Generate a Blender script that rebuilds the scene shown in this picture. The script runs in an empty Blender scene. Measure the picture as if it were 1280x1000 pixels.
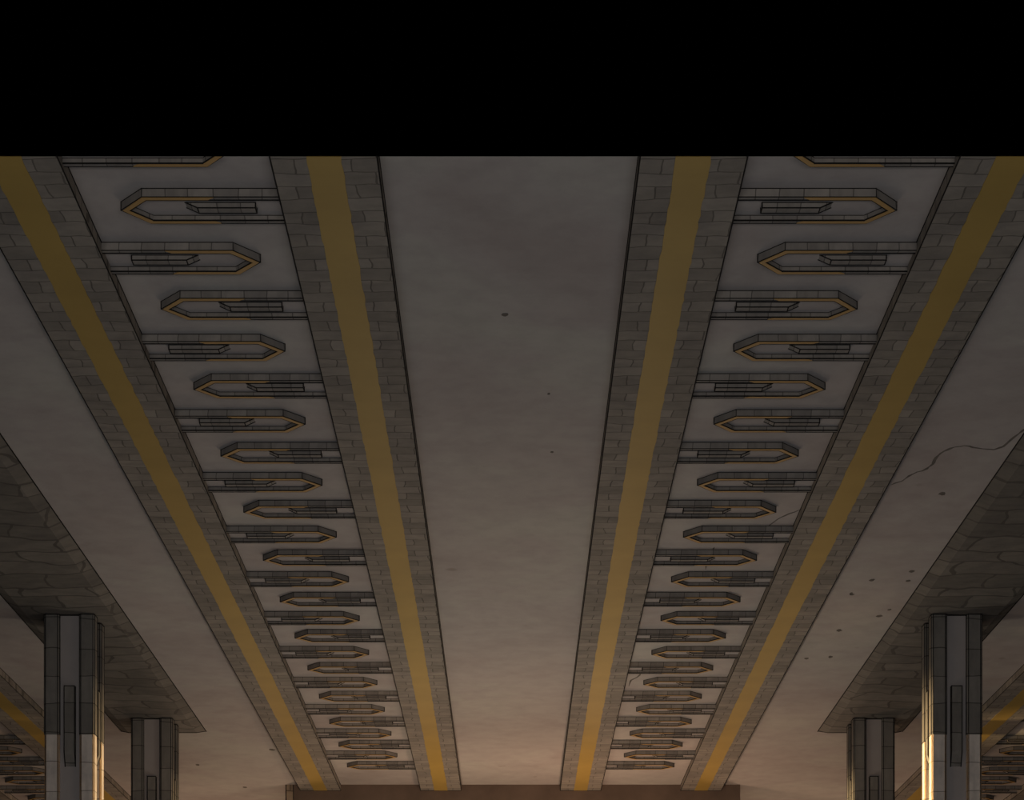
import bpy, bmesh, math, random
from mathutils import Vector
random.seed(7)
C = bpy.context.scene.collection
SC = bpy.context.scene

# ------------------------------------------------------------------ camera
EYE = 1.7                      # eye height; all "rel" heights below are above the eye
cam_d = bpy.data.cameras.new('camera')
cam = bpy.data.objects.new('camera', cam_d); C.objects.link(cam)
cam.location = (0, 0, EYE); cam.rotation_euler = (math.pi/2, 0, 0)
cam_d.sensor_fit = 'HORIZONTAL'; cam_d.sensor_width = 36.0
cam_d.lens = 36.0*2600/1280
cam_d.shift_x = 0.0; cam_d.shift_y = 966/1280
cam_d.clip_end = 200
SC.camera = cam

# ------------------------------------------------------------------ world, light, exposure
w = bpy.data.worlds.new('world'); SC.world = w; w.use_nodes = True
w.node_tree.nodes['Background'].inputs[0].default_value = (0, 0, 0, 1)
w.node_tree.nodes['Background'].inputs[1].default_value = 0.0
SC.view_settings.view_transform = 'Standard'; SC.view_settings.look = 'None'
SC.view_settings.exposure = 0.0; SC.view_settings.gamma = 1.0
SC.view_settings.use_curve_mapping = False

def lamp(name, kind, loc, power, col, size=1.0, size_y=None, rot=(0, 0, 0)):
    d = bpy.data.lights.new(name, kind); d.energy = power; d.color = col
    if kind == 'AREA':
        d.size = size
        if size_y: d.shape = 'RECTANGLE'; d.size_y = size_y
    else:
        d.shadow_soft_size = size
    o = bpy.data.objects.new(name, d); C.objects.link(o)
    o.location = loc; o.rotation_euler = rot
    return o
UP = (math.pi, 0, 0)
# dim neutral fill added for floor bounce; warm lamps brighten the far end
lamp('nave_fill', 'AREA', (0, 17, 0.25), 84, (0.64, 0.81, 1.0), 10, 26, UP)
lamp('camera_side_fill', 'AREA', (0, -4, 0.9), 760, (1.0, 0.96, 0.95), 14, 1.6, (math.pi/2+0.25, 0, 0))  # added soft fill from behind the camera, for upright front faces
lamp('hall_lamp', 'POINT', (0, 20.0, 3.0), 80, (1.0, 0.75, 0.54), 0.6)
lamp('hall_lamp', 'POINT', (0, 24.6, 3.2), 168, (1.0, 0.88, 0.72), 0.6)
lamp('end_lamp', 'POINT', (-1.3, 30.9, EYE+3.4), 78, (1.0, 0.76, 0.54), 0.4)
lamp('end_lamp', 'POINT', (1.3, 30.9, EYE+3.4), 150, (1.0, 0.64, 0.42), 0.4)
for sx in (-1, 1):
    o = lamp('far_fill_spot', 'SPOT', (sx*1.2, 18, 2.2), 850, (1.0, 0.66, 0.42), 1.2)  # added spot that brightens the front faces of the far frames
    o.data.spot_size = math.radians(46); o.data.spot_blend = 1.0
    o.rotation_euler = (Vector((sx*1.6, 33.0, 8.2))-o.location).to_track_quat('-Z', 'Y').to_euler()
    lamp('aisle_fill', 'POINT', (sx*4.7, 34.2, 4.6), 150, (1.0, 0.68, 0.46), 0.4)  # added unseen fill for the ceiling shaded by the back wall
    for y in (22.74, 27.88):         # added warm spots without fixtures, brightening the inner sides of the pillars
        o = lamp('pillar_fill_spot', 'SPOT', (sx*1.5, y-0.2, EYE+3.8), 1750 if sx > 0 else 430, (1.0, 0.70, 0.35), 0.1)
        o.data.spot_size = math.radians(47); o.data.spot_blend = 1.0
        d = Vector((sx*4.52, y, EYE+4.15))-o.location
        o.rotation_euler = d.to_track_quat('-Z', 'Y').to_euler()

# ------------------------------------------------------------------ materials
def mat(name): 
    m = bpy.data.materials.new(name); m.use_nodes = True
    nt = m.node_tree; b = nt.nodes['Principled BSDF']
    b.inputs['Roughness'].default_value = 0.85
    b.inputs['Specular IOR Level'].default_value = 0.15
    return m, nt, b
def N(nt, t, **kw):
    n = nt.nodes.new(t)
    for k, v in kw.items(): setattr(n, k, v)
    return n
def ramp(nt, fac, stops):
    r = N(nt, 'ShaderNodeValToRGB'); e = r.color_ramp.elements
    while len(e) > 1: e.remove(e[-1])
    e[0].position = stops[0][0]; e[0].color = (*stops[0][1], 1)
    for p, c in stops[1:]:
        x = e.new(p); x.color = (*c, 1)
    nt.links.new(fac, r.inputs[0]); return r.outputs[0]
def noise(nt, vec, scale, detail=4, rough=0.6, dist=0):
    n = N(nt, 'ShaderNodeTexNoise'); n.inputs['Scale'].default_value = scale
    n.inputs['Detail'].default_value = detail; n.inputs['Roughness'].default_value = rough
    n.inputs['Distortion'].default_value = dist
    nt.links.new(vec, n.inputs['Vector']); return n.outputs['Fac']
def mul(nt, a, b, fac=1.0):
    m = N(nt, 'ShaderNodeMix', data_type='RGBA', blend_type='MULTIPLY')
    m.inputs[0].default_value = fac
    nt.links.new(a, m.inputs[6]); nt.links.new(b, m.inputs[7]); return m.outputs[2]
def coords(nt, kind='Object', scale=(1, 1, 1)):
    t = N(nt, 'ShaderNodeTexCoord'); mp = N(nt, 'ShaderNodeMapping')
    mp.inputs['Scale'].default_value = scale
    nt.links.new(t.outputs[kind], mp.inputs['Vector']); return mp.outputs[0]

def plaster(name, base):
    m, nt, b = mat(name); v = coords(nt)
    g = lambda k: tuple(k*c for c in base)
    c1 = ramp(nt, noise(nt, v, 0.55, 5, 0.6, 0.6), [(0.3, (base[0]*0.86, base[1]*0.83, base[2]*0.83)), (0.5, g(0.97)), (0.7, (base[0]*1.05, base[1]*1.1, base[2]*1.06))])
    c2 = ramp(nt, noise(nt, v, 4.0, 6, 0.65), [(0.25, (.86,)*3), (0.6, (1,)*3)])
    c3 = ramp(nt, noise(nt, v, 2.3, 2, 0.5), [(0.74, (1,)*3), (0.79, (.8, .78, .76))])
    nt.links.new(mul(nt, mul(nt, c1, c2), c3), b.inputs['Base Color'])
    return m
def brick(name, base, length, row, mortar, axis='xy', dark=0.62, squash=1.0, line=0.42, spread=0.14, offset=0.5, wob=.22):
    """stone blocks: texture x runs along the blocks, texture y crosses the courses"""
    m, nt, b = mat(name)
    t = N(nt, 'ShaderNodeTexCoord'); s = N(nt, 'ShaderNodeSeparateXYZ'); cmb = N(nt, 'ShaderNodeCombineXYZ')
    nt.links.new(t.outputs['Object'], s.inputs[0])
    if axis == 'xy':
        nt.links.new(s.outputs[0], cmb.inputs[0]); nt.links.new(s.outputs[1], cmb.inputs[1])
    elif axis == 'z':            # courses stacked upward
        a = N(nt, 'ShaderNodeMath', operation='ADD'); nt.links.new(s.outputs[0], a.inputs[0]); nt.links.new(s.outputs[1], a.inputs[1])
        a2 = N(nt, 'ShaderNodeMath', operation='ADD'); nt.links.new(a.outputs[0], a2.inputs[0]); a2.inputs[1].default_value = 2.0
        nt.links.new(a2.outputs[0], cmb.inputs[0]); nt.links.new(s.outputs[2], cmb.inputs[1])
    elif axis == 'x':            # joints across x only
        a2 = N(nt, 'ShaderNodeMath', operation='ADD'); nt.links.new(s.outputs[1], a2.inputs[0]); a2.inputs[1].default_value = 2.0
        nt.links.new(a2.outputs[0], cmb.inputs[0]); nt.links.new(s.outputs[0], cmb.inputs[1])
    # gently wobbling joints
    nz = N(nt, 'ShaderNodeTexNoise'); nz.inputs['Scale'].default_value = .45/row
    nt.links.new(t.outputs['Object'], nz.inputs['Vector'])
    vs = N(nt, 'ShaderNodeVectorMath', operation='SCALE'); vs.inputs[3].default_value = row*wob*2
    nt.links.new(nz.outputs['Color'], vs.inputs[0])
    va = N(nt, 'ShaderNodeVectorMath', operation='ADD'); nt.links.new(cmb.outputs[0], va.inputs[0]); nt.links.new(vs.outputs[0], va.inputs[1])
    bt = N(nt, 'ShaderNodeTexBrick', offset=offset, squash=squash, offset_frequency=2, squash_frequency=3)
    bt.inputs['Scale'].default_value = 1.0
    bt.inputs['Brick Width'].default_value = length; bt.inputs['Row Height'].default_value = row
    bt.inputs['Mortar Size'].default_value = mortar; bt.inputs['Mortar Smooth'].default_value = 0.3
    k = lambda q: (*(q*c for c in base), 1)
    bt.inputs['Color1'].default_value = k(1+spread); bt.inputs['Color2'].default_value = k(1-spread)
    bt.inputs['Mortar'].default_value = k(line)
    nt.links.new(va.outputs[0], bt.inputs['Vector'])
    c2 = ramp(nt, noise(nt, t.outputs['Object'], 2.2, 6, 0.7), [(0.3, (.74, .74, .76)), (0.62, (1.04, 1.03, 1.0))])
    st = coords(nt, 'Object', (3, 8, 6)) if axis == 'xy' else coords(nt, 'Object', (14, 14, 3))
    c3 = ramp(nt, noise(nt, st, 1.0, 4, 0.6), [(0.34, (.84,)*3), (0.56, (1,)*3)])
    nt.links.new(mul(nt, mul(nt, bt.outputs['Color'], c2), c3), b.inputs['Base Color'])
    return m
def flat(name, base, var=0.1, rough=0.6, scale=3.0):
    m, nt, b = mat(name); v = coords(nt)
    c = ramp(nt, noise(nt, v, scale, 5, 0.6), [(0.3, tuple(c*(1-var) for c in base)), (0.7, tuple(c*(1+var) for c in base))])
    nt.links.new(c, b.inputs['Base Color']); b.inputs['Roughness'].default_value = rough
    return m
M = dict(
    plaster=plaster('ceiling_plaster', (.40, .365, .34)),
    beam=brick('beam_stone', (.245, .221, .19), .37, .168, .006, wob=.36, line=.5, offset=.37),
    slab=brick('slab_stone', (.165, .152, .132), .8, .40, .02, line=.6, wob=.85),
    orn=brick('ornament_stone', (.225, .206, .185), 8.0, .15, .004, axis='x', line=.45, spread=.12),
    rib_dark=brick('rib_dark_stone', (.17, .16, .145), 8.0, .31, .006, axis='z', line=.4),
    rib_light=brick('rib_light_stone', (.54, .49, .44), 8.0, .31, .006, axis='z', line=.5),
    core=flat('recess_plaster', (.30, .275, .262), .07, .85),
    gold=flat('gold_paint', (.36, .243, .062), .08, .6, 1.5),
    trim=flat('bronze_trim', (.50, .30, .13), .15, .5),
    orn_gold=flat('ornament_gold', (.37, .225, .075), .12, .5),
    ink=flat('dark_joint', (.012, .011, .010), 0, 1.0),
    crack=flat('crack_dirt', (.13, .115, .10), .25, 1.0, 8),
    wall=flat('far_wall_plaster', (.10, .072, .055), .25, .9, 1.3),
    post=brick('corner_stone', (.22, .17, .12), .4, .25, .008, axis='z'),
    floor=brick('floor_stone', (.22, .20, .18), .9, .9, .01),
)

# ------------------------------------------------------------------ mesh helpers
def prism(bm, poly, z0, z1, mi=0):
    """poly: plan outline (counter-clockwise list of x,y) extruded z0..z1"""
    lo = [bm.verts.new((x, y, z0)) for x, y in poly]; hi = [bm.verts.new((x, y, z1)) for x, y in poly]
    fs = [bm.faces.new(lo[::-1]), bm.faces.new(hi)]
    n = len(poly)
    for i in range(n): fs.append(bm.faces.new((lo[i], lo[(i+1) % n], hi[(i+1) % n], hi[i])))
    for f in fs: f.material_index = mi
def box(bm, a, b, mi=0):
    prism(bm, [(a[0], a[1]), (b[0], a[1]), (b[0], b[1]), (a[0], b[1])], a[2], b[2], mi)
def hexa(bm, lo, hi, mi=0):
    """lo, hi: four 3-d corners each"""
    l = [bm.verts.new(p) for p in lo]; h = [bm.verts.new(p) for p in hi]
    fs = [bm.faces.new(l[::-1]), bm.faces.new(h)] + [bm.faces.new((l[i], l[(i+1) % 4], h[(i+1) % 4], h[i])) for i in range(4)]
    for f in fs: f.material_index = mi
def ink(bm, p, q, r=0.0035, mi=1):
    p = Vector(p); q = Vector(q); d = (q-p)
    if d.length < 1e-6: return
    d.normalize(); u = d.orthogonal().normalized(); v = d.cross(u)
    o = [u*r+v*r, -u*r+v*r, -u*r-v*r, u*r-v*r]
    hexa(bm, [p-d*r+k for k in o], [q+d*r+k for k in o], mi)
def inkloop(bm, pts, r=0.0035, closed=True, mi=1):
    n = len(pts)
    for i in range(n if closed else n-1): ink(bm, pts[i], pts[(i+1) % n], r, mi)
def obj(name, bm, mats, parent=None, loc=(0, 0, 0)):
    bmesh.ops.recalc_face_normals(bm, faces=bm.faces[:])
    me = bpy.data.meshes.new(name); bm.to_mesh(me); bm.free()
    for m in (mats if isinstance(mats, (list, tuple)) else [mats]): me.materials.append(M[m])
    o = bpy.data.objects.new(name, me); C.objects.link(o); o.location = loc
    if parent: o.parent = parent
    return o
def tag(o, label, cat, group=None, kind=None):
    o['label'] = label; o['category'] = cat
    if group: o['group'] = group
    if kind: o['kind'] = kind
    return o
def thing(name, label, cat, loc, rz=0, group=None):
    o = bpy.data.objects.new(name, None); C.objects.link(o); o.empty_display_size = .2
    o.location = loc; o.rotation_euler = (0, 0, rz); return tag(o, label, cat, group)
def struct(o): o['kind'] = 'structure'; return o
def dup(root, loc, rz, label, group=None):
    r = root.copy(); C.objects.link(r); r.location = loc; r.rotation_euler = (0, 0, rz); r['label'] = label
    if group: r['group'] = group
    for ch in list(root.children):
        c = ch.copy(); C.objects.link(c); c.parent = r
        for g in list(ch.children):
            d = g.copy(); C.objects.link(d); d.parent = c
    return r

# ------------------------------------------------------------------ the hall's measures
XC = -0.02                   # axis of the ceiling
HP, HB = EYE+6.09, EYE+6.00  # plaster ceiling, beam undersides
TAN = 0.48865                # the ceiling breaks off along a raked edge
def near(z): return (z-EYE)/TAN
YF = 32.63                   # far wall
YA = 36.5                    # end of the side aisles
BEAMS = [(-8.71, -8.04), (-6.79, -6.15), (-3.301, -2.667), (-1.412, -.777), (.777, 1.412), (2.667, 3.301), (6.15, 6.79), (8.04, 8.71)]

# ------------------------------------------------------------------ setting
bm = bmesh.new(); box(bm, (-11, -3, -0.3), (11, 38, 0)); struct(obj('floor', bm, 'floor'))
bm = bmesh.new()
a, b = near(HP), near(HP+.35)
hexa(bm, [(-11, a, HP), (11, a, HP), (11, YA+.4, HP), (-11, YA+.4, HP)], [(-11, b, HP+.35), (11, b, HP+.35), (11, YA+.4, HP+.35), (-11, YA+.4, HP+.35)])
ceiling = struct(obj('ceiling', bm, 'plaster'))
bm = bmesh.new(); box(bm, (-3.43, YF, 0), (3.58, YF+.4, HP)); 
struct(obj('wall_back', bm, 'wall'))
bm = bmesh.new(); box(bm, (-3.545, YF, 0), (-3.43, YF+.4, HP))
ink(bm, (-3.545, YF, 0), (-3.545, YF, HP), .006); ink(bm, (-3.43, YF, 0), (-3.43, YF, HP), .004)
struct(obj('trim_1', bm, ['post', 'ink']))
bm = bmesh.new(); box(bm, (-11, YA, 0), (11, YA+.4, HP)); struct(obj('wall_far', bm, 'wall'))

# cracks, pits and stains in the plaster
def P(px, py, z=HP):          # point of the ceiling seen at a photo position (measuring only)
    Y = 2600*(z-EYE)/(1466-py); return ((px-640)/2600*Y, Y)
def crack(pts, w):
    bm = bmesh.new(); q = [Vector(P(*p)) for p in pts]; L = []; R = []
    for i, p in enumerate(q):
        d = (q[min(i+1, len(q)-1)]-q[max(i-1, 0)]).normalized(); n = Vector((-d.y, d.x))
        k = w*(0.35+0.9*random.random())*(0.4 if i in (0, len(q)-1) else 1)
        L.append(p+n*k); R.append(p-n*k)
    for i in range(len(q)-1):
        hexa(bm, [(*L[i], HP-.002), (*R[i], HP-.002), (*R[i+1], HP-.002), (*L[i+1], HP-.002)],
                 [(*L[i], HP+.01), (*R[i], HP+.01), (*R[i+1], HP+.01), (*L[i+1], HP+.01)])
    return obj('crack', bm, 'crack', ceiling)
def fine(pts, n=3, amp=1.2):
    out = []
    for (x0, y0), (x1, y1) in zip(pts[:-1], pts[1:]):
        for k in range(n):
            t = k/n; out.append((x0+(x1-x0)*t+(random.random()-.5)*amp*(k > 0), y0+(y1-y0)*t+(random.random()-.5)*amp*(k > 0)))
    return out+[pts[-1]]
crack(fine([(1114, 606), (1128, 601), (1142, 592), (1158, 586), (1166, 580), (1170, 572), (1180, 564), (1192, 559), (1205, 557), (1222, 560), (1242, 562), (1254, 558), (1268, 546), (1284, 534)]), .013)
crack(fine([(955, 662), (968, 652), (980, 645), (1000, 637)]), .009)
crack(fine([(882, 712), (884, 700), (890, 690), (893, 684)]), .008)
crack(fine([(786, 858), (789, 850), (797, 846), (803, 840)]), .011)
def pit(px, py, rx, ry):
    cx, cy = P(px, py); bm = bmesh.new(); n = 9
    rx *= cy/2600; ry *= cy*cy/(2600*6.09)
    prism(bm, [(cx+rx*math.cos(6.283*i/n)*(.7+.5*random.random()), cy+ry*math.sin(6.283*i/n)*(.7+.5*random.random())) for i in range(n)], HP-.002, HP+.01)
    obj('pit', bm, 'crack', ceiling)
for p in [(631, 393, 4, 2.2), (1178, 617, 4.5, 2.2), (1140, 714, 4, 1.6), (1090, 725, 4, 1.6), (1135, 726, 3, 1.2), (1064, 742, 2.5, 1.4), (1099, 770, 4, 1.6), (1049, 788, 3.5, 1.6),
          (1038, 821, 3, 1.4), (1112, 762, 3, 1.2), (340, 937, 4, 1.2), (247, 956, 3, 1), (306, 984, 3.5, 1), (690, 565, 2, 1), (686, 492, 2, 1.2), (1065, 743, 3, 1), (1008, 823, 3, 1.2)]:
    pit(*p)

# ------------------------------------------------------------------ beams with a gold stripe
names = ['outermost brick beam of the left side aisle, gold stripe along it', 'brick beam with gold stripe just beyond the left pillars',
         'left outer brick ceiling beam with gold stripe, left of the pointed frames', 'left inner brick ceiling beam with gold stripe, beside the central plaster panel',
         'right inner brick ceiling beam with gold stripe, beside the central plaster panel', 'right outer brick ceiling beam with gold stripe, right of the pointed frames',
         'brick beam with gold stripe just beyond the right pillars', 'outermost brick beam of the right side aisle, gold stripe along it']
for (x0, x1), lab in zip(BEAMS, names):
    x0 += XC; x1 += XC; xm = (x0+x1)/2; far = YF if abs(xm) < 4 else YA
    t = thing('ceiling_beam', lab, 'beam', (xm, (near(HB)+far)/2, HB), 0, 'striped ceiling beams')
    ly = -(near(HB)+far)/2; h = HP-HB; wd = (x1-x0)/2
    n0, n1, f = near(HB)+ly, near(HP)+ly, far+ly
    bm = bmesh.new()
    hexa(bm, [(-wd, n0, 0), (wd, n0, 0), (wd, f, 0), (-wd, f, 0)], [(-wd, n1, h), (wd, n1, h), (wd, f, h), (-wd, f, h)])
    for s in (-1, 1):
        ink(bm, (s*wd, n0, 0), (s*wd, f, 0), .0034); ink(bm, (s*wd, n1, h-.003), (s*wd, f, h-.003), .0034)
    ink(bm, (-wd, f, 0), (wd, f, 0), .005)
    obj('beam_body', bm, ['beam', 'ink'], t)
    bm = bmesh.new(); ys = [n0-.004]; rows = []
    while ys[-1] < f: ys.append(min(f, ys[-1]+.084))
    for q in ys:                          # the painted edge follows the blocks and is slightly ragged
        jl, jr = random.uniform(-.005, .005), random.uniform(-.005, .005); t_ = .008 if q == ys[0] else 0
        rows.append([bm.verts.new((-.104+jl, q, -.004)), bm.verts.new((.104+jr, q, -.004)), bm.verts.new((.104+jr, q+t_, .004)), bm.verts.new((-.104+jl, q+t_, .004))])
    for A, B in zip(rows[:-1], rows[1:]):
        for i in range(4): bm.faces.new((A[i], A[(i+1) % 4], B[(i+1) % 4], B[i]))
    bm.faces.new(rows[0]); bm.faces.new(rows[-1])
    obj('gold_stripe', bm, 'gold', t)['label'] = 'gold stripe'

# ------------------------------------------------------------------ pointed gold-edged frames on the ceiling
ORD = ['zeroth', 'first', 'second', 'third', 'fourth', 'fifth', 'sixth', 'seventh', 'eighth', 'ninth', 'tenth', 'eleventh', 'twelfth', 'thirteenth']
L, W, T, CH, DR = 1.02, .357, .040, .16, .055
def make_frame(cut=None):
    """origin on the beam's flank, +x towards the point, z = 0 at the plaster"""
    t = thing('pointed_frame', '', 'ceiling ornament', (0, 0, 0))
    h = W/2; hi = h-T; Li = L-T*1.45; Ci = CH*hi/h
    ou = [(0, -h), (L-CH, -h), (L, 0), (L-CH, h), (0, h)]; inn = [(0, hi), (Li-Ci, hi), (Li, 0), (Li-Ci, -hi), (0, -hi)]
    def stop(bm):
        if cut is not None:
            g = bm.verts[:]+bm.edges[:]+bm.faces[:]
            r = bmesh.ops.bisect_plane(bm, geom=g, plane_co=(0, cut, 0), plane_no=(0, -1, 1/TAN), clear_outer=True)
            e = [x for x in r['geom_cut'] if isinstance(x, bmesh.types.BMEdge)]
            bmesh.ops.holes_fill(bm, edges=e)
    bm = bmesh.new(); prism(bm, ou+inn, -DR, 0)
    for lst in (ou, inn):
        inkloop(bm, [(x, y, -DR) for x, y in lst], .0024 if lst is ou else .0038, closed=False)
        inkloop(bm, [(x, y, -.002 if lst is ou else -.022) for x, y in lst], .0024, closed=False)
    for x, y in (ou[2], inn[2]): ink(bm, (x, y, -DR), (x, y, 0), .0025)
    for x, y in (ou[1], ou[3]): ink(bm, (x, y, -DR), (x, y, 0), .0012)
    stop(bm); obj('frame', bm, ['orn', 'ink'], t)
    bm = bmesh.new(); g0 = .415; e = .004
    prism(bm, [(g0, -h+e), (L-CH, -h+e), (L-.012, 0), (L-CH, h-e), (g0, h-e), (g0+.04, hi+e), (Li-Ci, hi+e), (Li+.008, 0), (Li-Ci, -hi-e), (g0+.04, -hi-e)], -DR-.004, -DR+.002)
    stop(bm); obj('gold_edge', bm, 'orn_gold', t)['label'] = 'gold edging'
    bm = bmesh.new(); prism(bm, [(.0, -hi), (Li-Ci, -hi), (Li, 0), (Li-Ci, hi), (.0, hi)], -.022, -.0)
    stop(bm); obj('recessed_panel', bm, 'plaster', t)['label'] = 'plain plaster panel'
    bm = bmesh.new(); bw = .036; x0, x1, x2 = .172, .535, .612; zt, zb = -.022, -.056
    hexa(bm, [(x0, -bw, zb), (x1, -bw, zb), (x1, bw, zb), (x0, bw, zb)], [(x0, -bw, zt), (x2, -bw, zt), (x2, bw, zt), (x0, bw, zt)])
    inkloop(bm, [(x0, -bw, zb), (x1, -bw, zb), (x1, bw, zb), (x0, bw, zb)], .003)
    for y in (-bw, bw): inkloop(bm, [(x0, y, zt), (x2, y, zt), (x1, y, zb)], .003, False)
    ink(bm, (x0, -bw, zt), (x0, -bw, zb), .003); ink(bm, (x0, bw, zt), (x0, bw, zb), .003)
    stop(bm); obj('centre_bar', bm, ['orn', 'ink'], t)
    return t
proto = None
def place_frame(x, y, rz, label, group):
    global proto
    if proto is None:
        proto = make_frame(); proto.location = (x, y, HP); proto.rotation_euler = (0, 0, rz); tag(proto, label, 'ceiling ornament', group); return proto
    return dup(proto, (x, y, HP), rz, label, group)
STEP, Y1 = .7455, 13.22-W/2
for s, side in ((-1, 'left'), (1, 'right')):
    cnt = {'inner': 0, 'outer': 1}
    for k in range(1, 26):
        inner = k % 2 == 1; which = 'inner' if inner else 'outer'; cnt[which] += 1
        x = XC + s*(1.412 if inner else 2.667)
        rz = (0 if s > 0 else math.pi) if inner else (math.pi if s > 0 else 0)
        tip = 'right' if rz == 0 else 'left'
        place_frame(x, Y1+STEP*(k-1), rz, f'{ORD[cnt[which]]} gold-edged frame along the {side} {which} beam from the top, pointing {tip}', f'pointed frames between the {side} beams')
    # the first one is broken off with the ceiling: only its far leg remains
    yc = Y1-STEP; x = XC+s*2.667
    if s < 0: t = make_frame(cut=near(HP)-yc); tag(t, 'first gold-edged frame along the left outer beam, cut off at the black edge', 'ceiling ornament', 'pointed frames between the left beams'); t.location = (x, yc, HP)
    else:
        t = make_frame(); tag(t, 'first gold-edged frame along the right outer beam, cut off at the black edge', 'ceiling ornament', 'pointed frames between the right beams')
        t.location = (x, yc, HP); t.rotation_euler = (0, 0, math.pi)
        for ch in t.children:
            b2 = bmesh.new(); b2.from_mesh(ch.data)
            r = bmesh.ops.bisect_plane(b2, geom=b2.verts[:]+b2.edges[:]+b2.faces[:], plane_co=(0, -(near(HP)-yc), 0), plane_no=(0, 1, 1/TAN), clear_outer=True)
            bmesh.ops.holes_fill(b2, edges=[q for q in r['geom_cut'] if isinstance(q, bmesh.types.BMEdge)])
            b2.to_mesh(ch.data); b2.free()
    cnt = {'inner': 0, 'outer': 0}
    for j in range(9 if s > 0 else 7):
        j += 0 if s > 0 else 2
        yb = 27.80+.752*j; inner = j % 2 == 0; which = 'near' if inner else 'far'
        cnt['inner' if inner else 'outer'] += 1
        x = XC+s*(6.79 if inner else 8.04)
        rz = (0 if s > 0 else math.pi) if inner else (math.pi if s > 0 else 0)
        place_frame(x, yb-W/2, rz, f'{ORD[cnt["inner" if inner else "outer"]]} gold-edged frame from the top on the {which} striped beam of the {side} aisle', f'pointed frames in the {side} aisle')

# ------------------------------------------------------------------ brick slabs over the pillars
HS = EYE+6.045
for s, side in ((-1, 'left'), (1, 'right')):
    xi, xo = 4.215, 5.385; bv = .12; xm = s*(xi+xo)/2; hw = (xi+xo)/2-xi; hl = hw-bv; y0, y1 = near(HP), 28.68; ym = (y0+y1)/2
    t = thing('stone_slab', f'long bevelled slab of grey stone blocks over the {side} row of pillars', 'ceiling slab', (xm, ym, HS), 0, 'stone slabs over the pillars')
    bm = bmesh.new(); h = HP-HS; n0, n1, f0, f1 = near(HS)-ym, y0-ym, y1-bv-ym, y1-ym
    hexa(bm, [(-hl, n0, 0), (hl, n0, 0), (hl, f0, 0), (-hl, f0, 0)], [(-hw, n1, h), (hw, n1, h), (hw, f1, h), (-hw, f1, h)])
    for q in (-1, 1): ink(bm, (q*hw, n1, h-.004), (q*hw, f1, h-.004), .0045); ink(bm, (q*hl, f0, 0), (q*hw, f1, h), .004)
    ink(bm, (-hl, f0, 0), (hl, f0, 0), .005)
    obj('slab_body', bm, ['slab', 'ink'], t)

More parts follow.
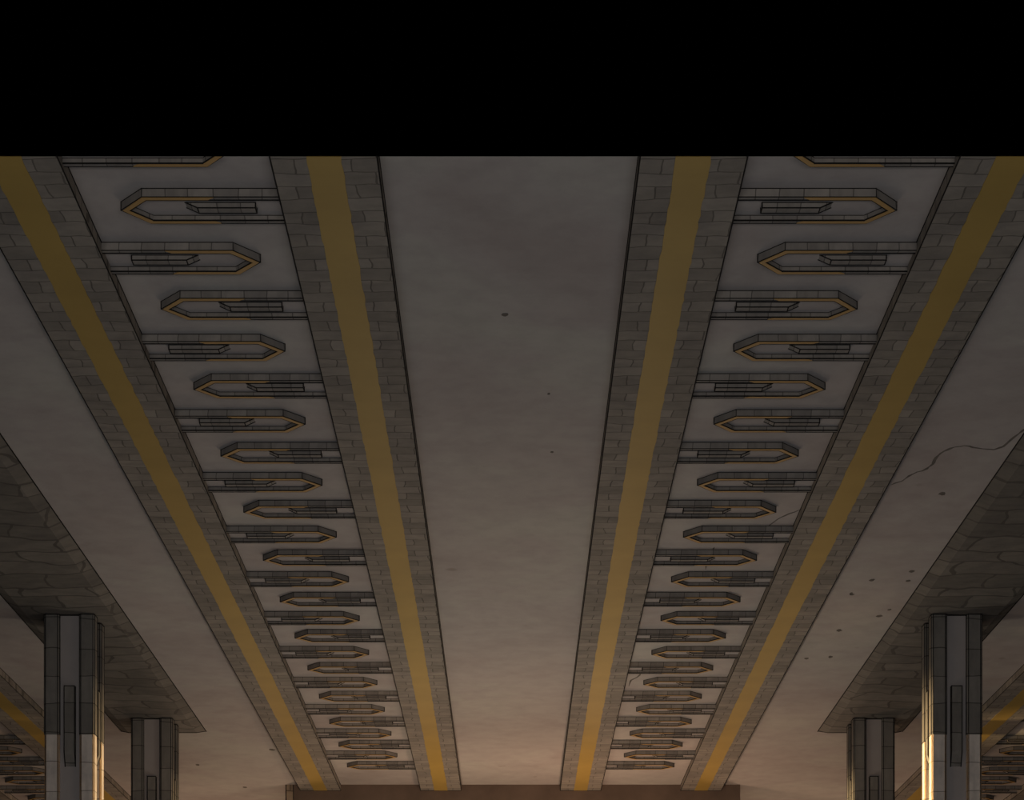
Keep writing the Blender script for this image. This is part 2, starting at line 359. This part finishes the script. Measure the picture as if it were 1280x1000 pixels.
# ------------------------------------------------------------------ pillars
PH = 6.045+EYE; ZS = EYE+4.74
def chamfered(cx, cy, s, c):
    return [(cx-s+c, cy-s), (cx+s-c, cy-s), (cx+s, cy-s+c), (cx+s, cy+s-c), (cx+s-c, cy+s), (cx-s+c, cy+s), (cx-s, cy+s-c), (cx-s, cy-s+c)]
def make_pillar(label, loc):
    t = thing('stone_pillar', label, 'pillar', loc, 0, 'pillars under the stone slabs')
    H = .2735; rc = .06; rs = .083; ri = H-rs
    bm = bmesh.new(); box(bm, (-H+rc, -H+rc, 0), (H-rc, H-rc, PH)); 
    for q in (-1, 1):
        ink(bm, (-H+rc, q*(H-rc), PH-.006), (H-rc, q*(H-rc), PH-.006), .006); ink(bm, (q*(H-rc), -H+rc, PH-.006), (q*(H-rc), H-rc, PH-.006), .006)
    obj('core', bm, ['core', 'ink'], t)['label'] = 'pale plain core between the ribs'
    for sx in (-1, 1):
        for sy in (-1, 1):
            cx, cy = sx*ri, sy*ri
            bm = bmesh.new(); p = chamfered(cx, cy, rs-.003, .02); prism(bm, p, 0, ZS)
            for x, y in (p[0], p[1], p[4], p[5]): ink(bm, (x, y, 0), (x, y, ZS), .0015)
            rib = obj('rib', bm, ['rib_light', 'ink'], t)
            bm = bmesh.new()
            for (ax, ay) in ((-1, -1), (1, -1), (1, 1), (-1, 1)):
                a0 = (cx+ax*(rs-.003-.022), cy+ay*(rs-.001)); a1 = (cx+ax*(rs-.001), cy+ay*(rs-.003-.022)); m_ = (cx+ax*(rs-.03), cy+ay*(rs-.03))
                pts = [a0, a1, m_]; 
                if ax*ay < 0: pts = pts[::-1]
                prism(bm, pts, 0, ZS-.004)
            obj('gold_edge', bm, 'trim', rib)['label'] = 'gold edging'
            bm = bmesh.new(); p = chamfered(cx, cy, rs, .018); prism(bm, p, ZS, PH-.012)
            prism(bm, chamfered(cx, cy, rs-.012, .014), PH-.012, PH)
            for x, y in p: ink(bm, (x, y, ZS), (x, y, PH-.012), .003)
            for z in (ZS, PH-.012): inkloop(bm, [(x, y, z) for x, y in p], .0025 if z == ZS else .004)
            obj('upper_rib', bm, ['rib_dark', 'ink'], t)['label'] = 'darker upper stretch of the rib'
    for k in range(4):
        bm = bmesh.new(); z0, z1, z2 = EYE+4.40, EYE+4.56, EYE+5.262; b_ = .056; f = -H+.004; r_ = -H+rc
        ca, sa = [(1, 0), (0, 1), (-1, 0), (0, -1)][k]
        R = lambda x, y, z: (x*ca-y*sa, x*sa+y*ca, z)
        bm2 = bm
        hexa(bm, [R(-b_, f, z1), R(b_, f, z1), R(b_, r_, z0), R(-b_, r_, z0)], [R(-b_, f, z2), R(b_, f, z2), R(b_, r_, z2), R(-b_, r_, z2)])
        inkloop(bm, [R(-b_, f, z1), R(-b_, f, z2), R(b_, f, z2), R(b_, f, z1)], .0035, False)
        for q in (-b_, b_): inkloop(bm, [R(q, f, z1), R(q, r_, z0), R(q, r_, z2)], .004, False)
        obj('centre_bar', bm, ['rib_dark', 'ink'], t)
    return t
pil = make_pillar('left pillar nearer the camera, standing at the lower left edge', (-4.783, 22.74, 0))
dup(pil, (4.806, 22.74, 0), 0, 'right pillar nearer the camera, warm light down its inner side')
dup(pil, (-4.783, 27.88, 0), 0, 'left pillar farther away, under the far end of the left slab')
dup(pil, (4.806, 27.88, 0), 0, 'right pillar farther away, under the far end of the right slab')
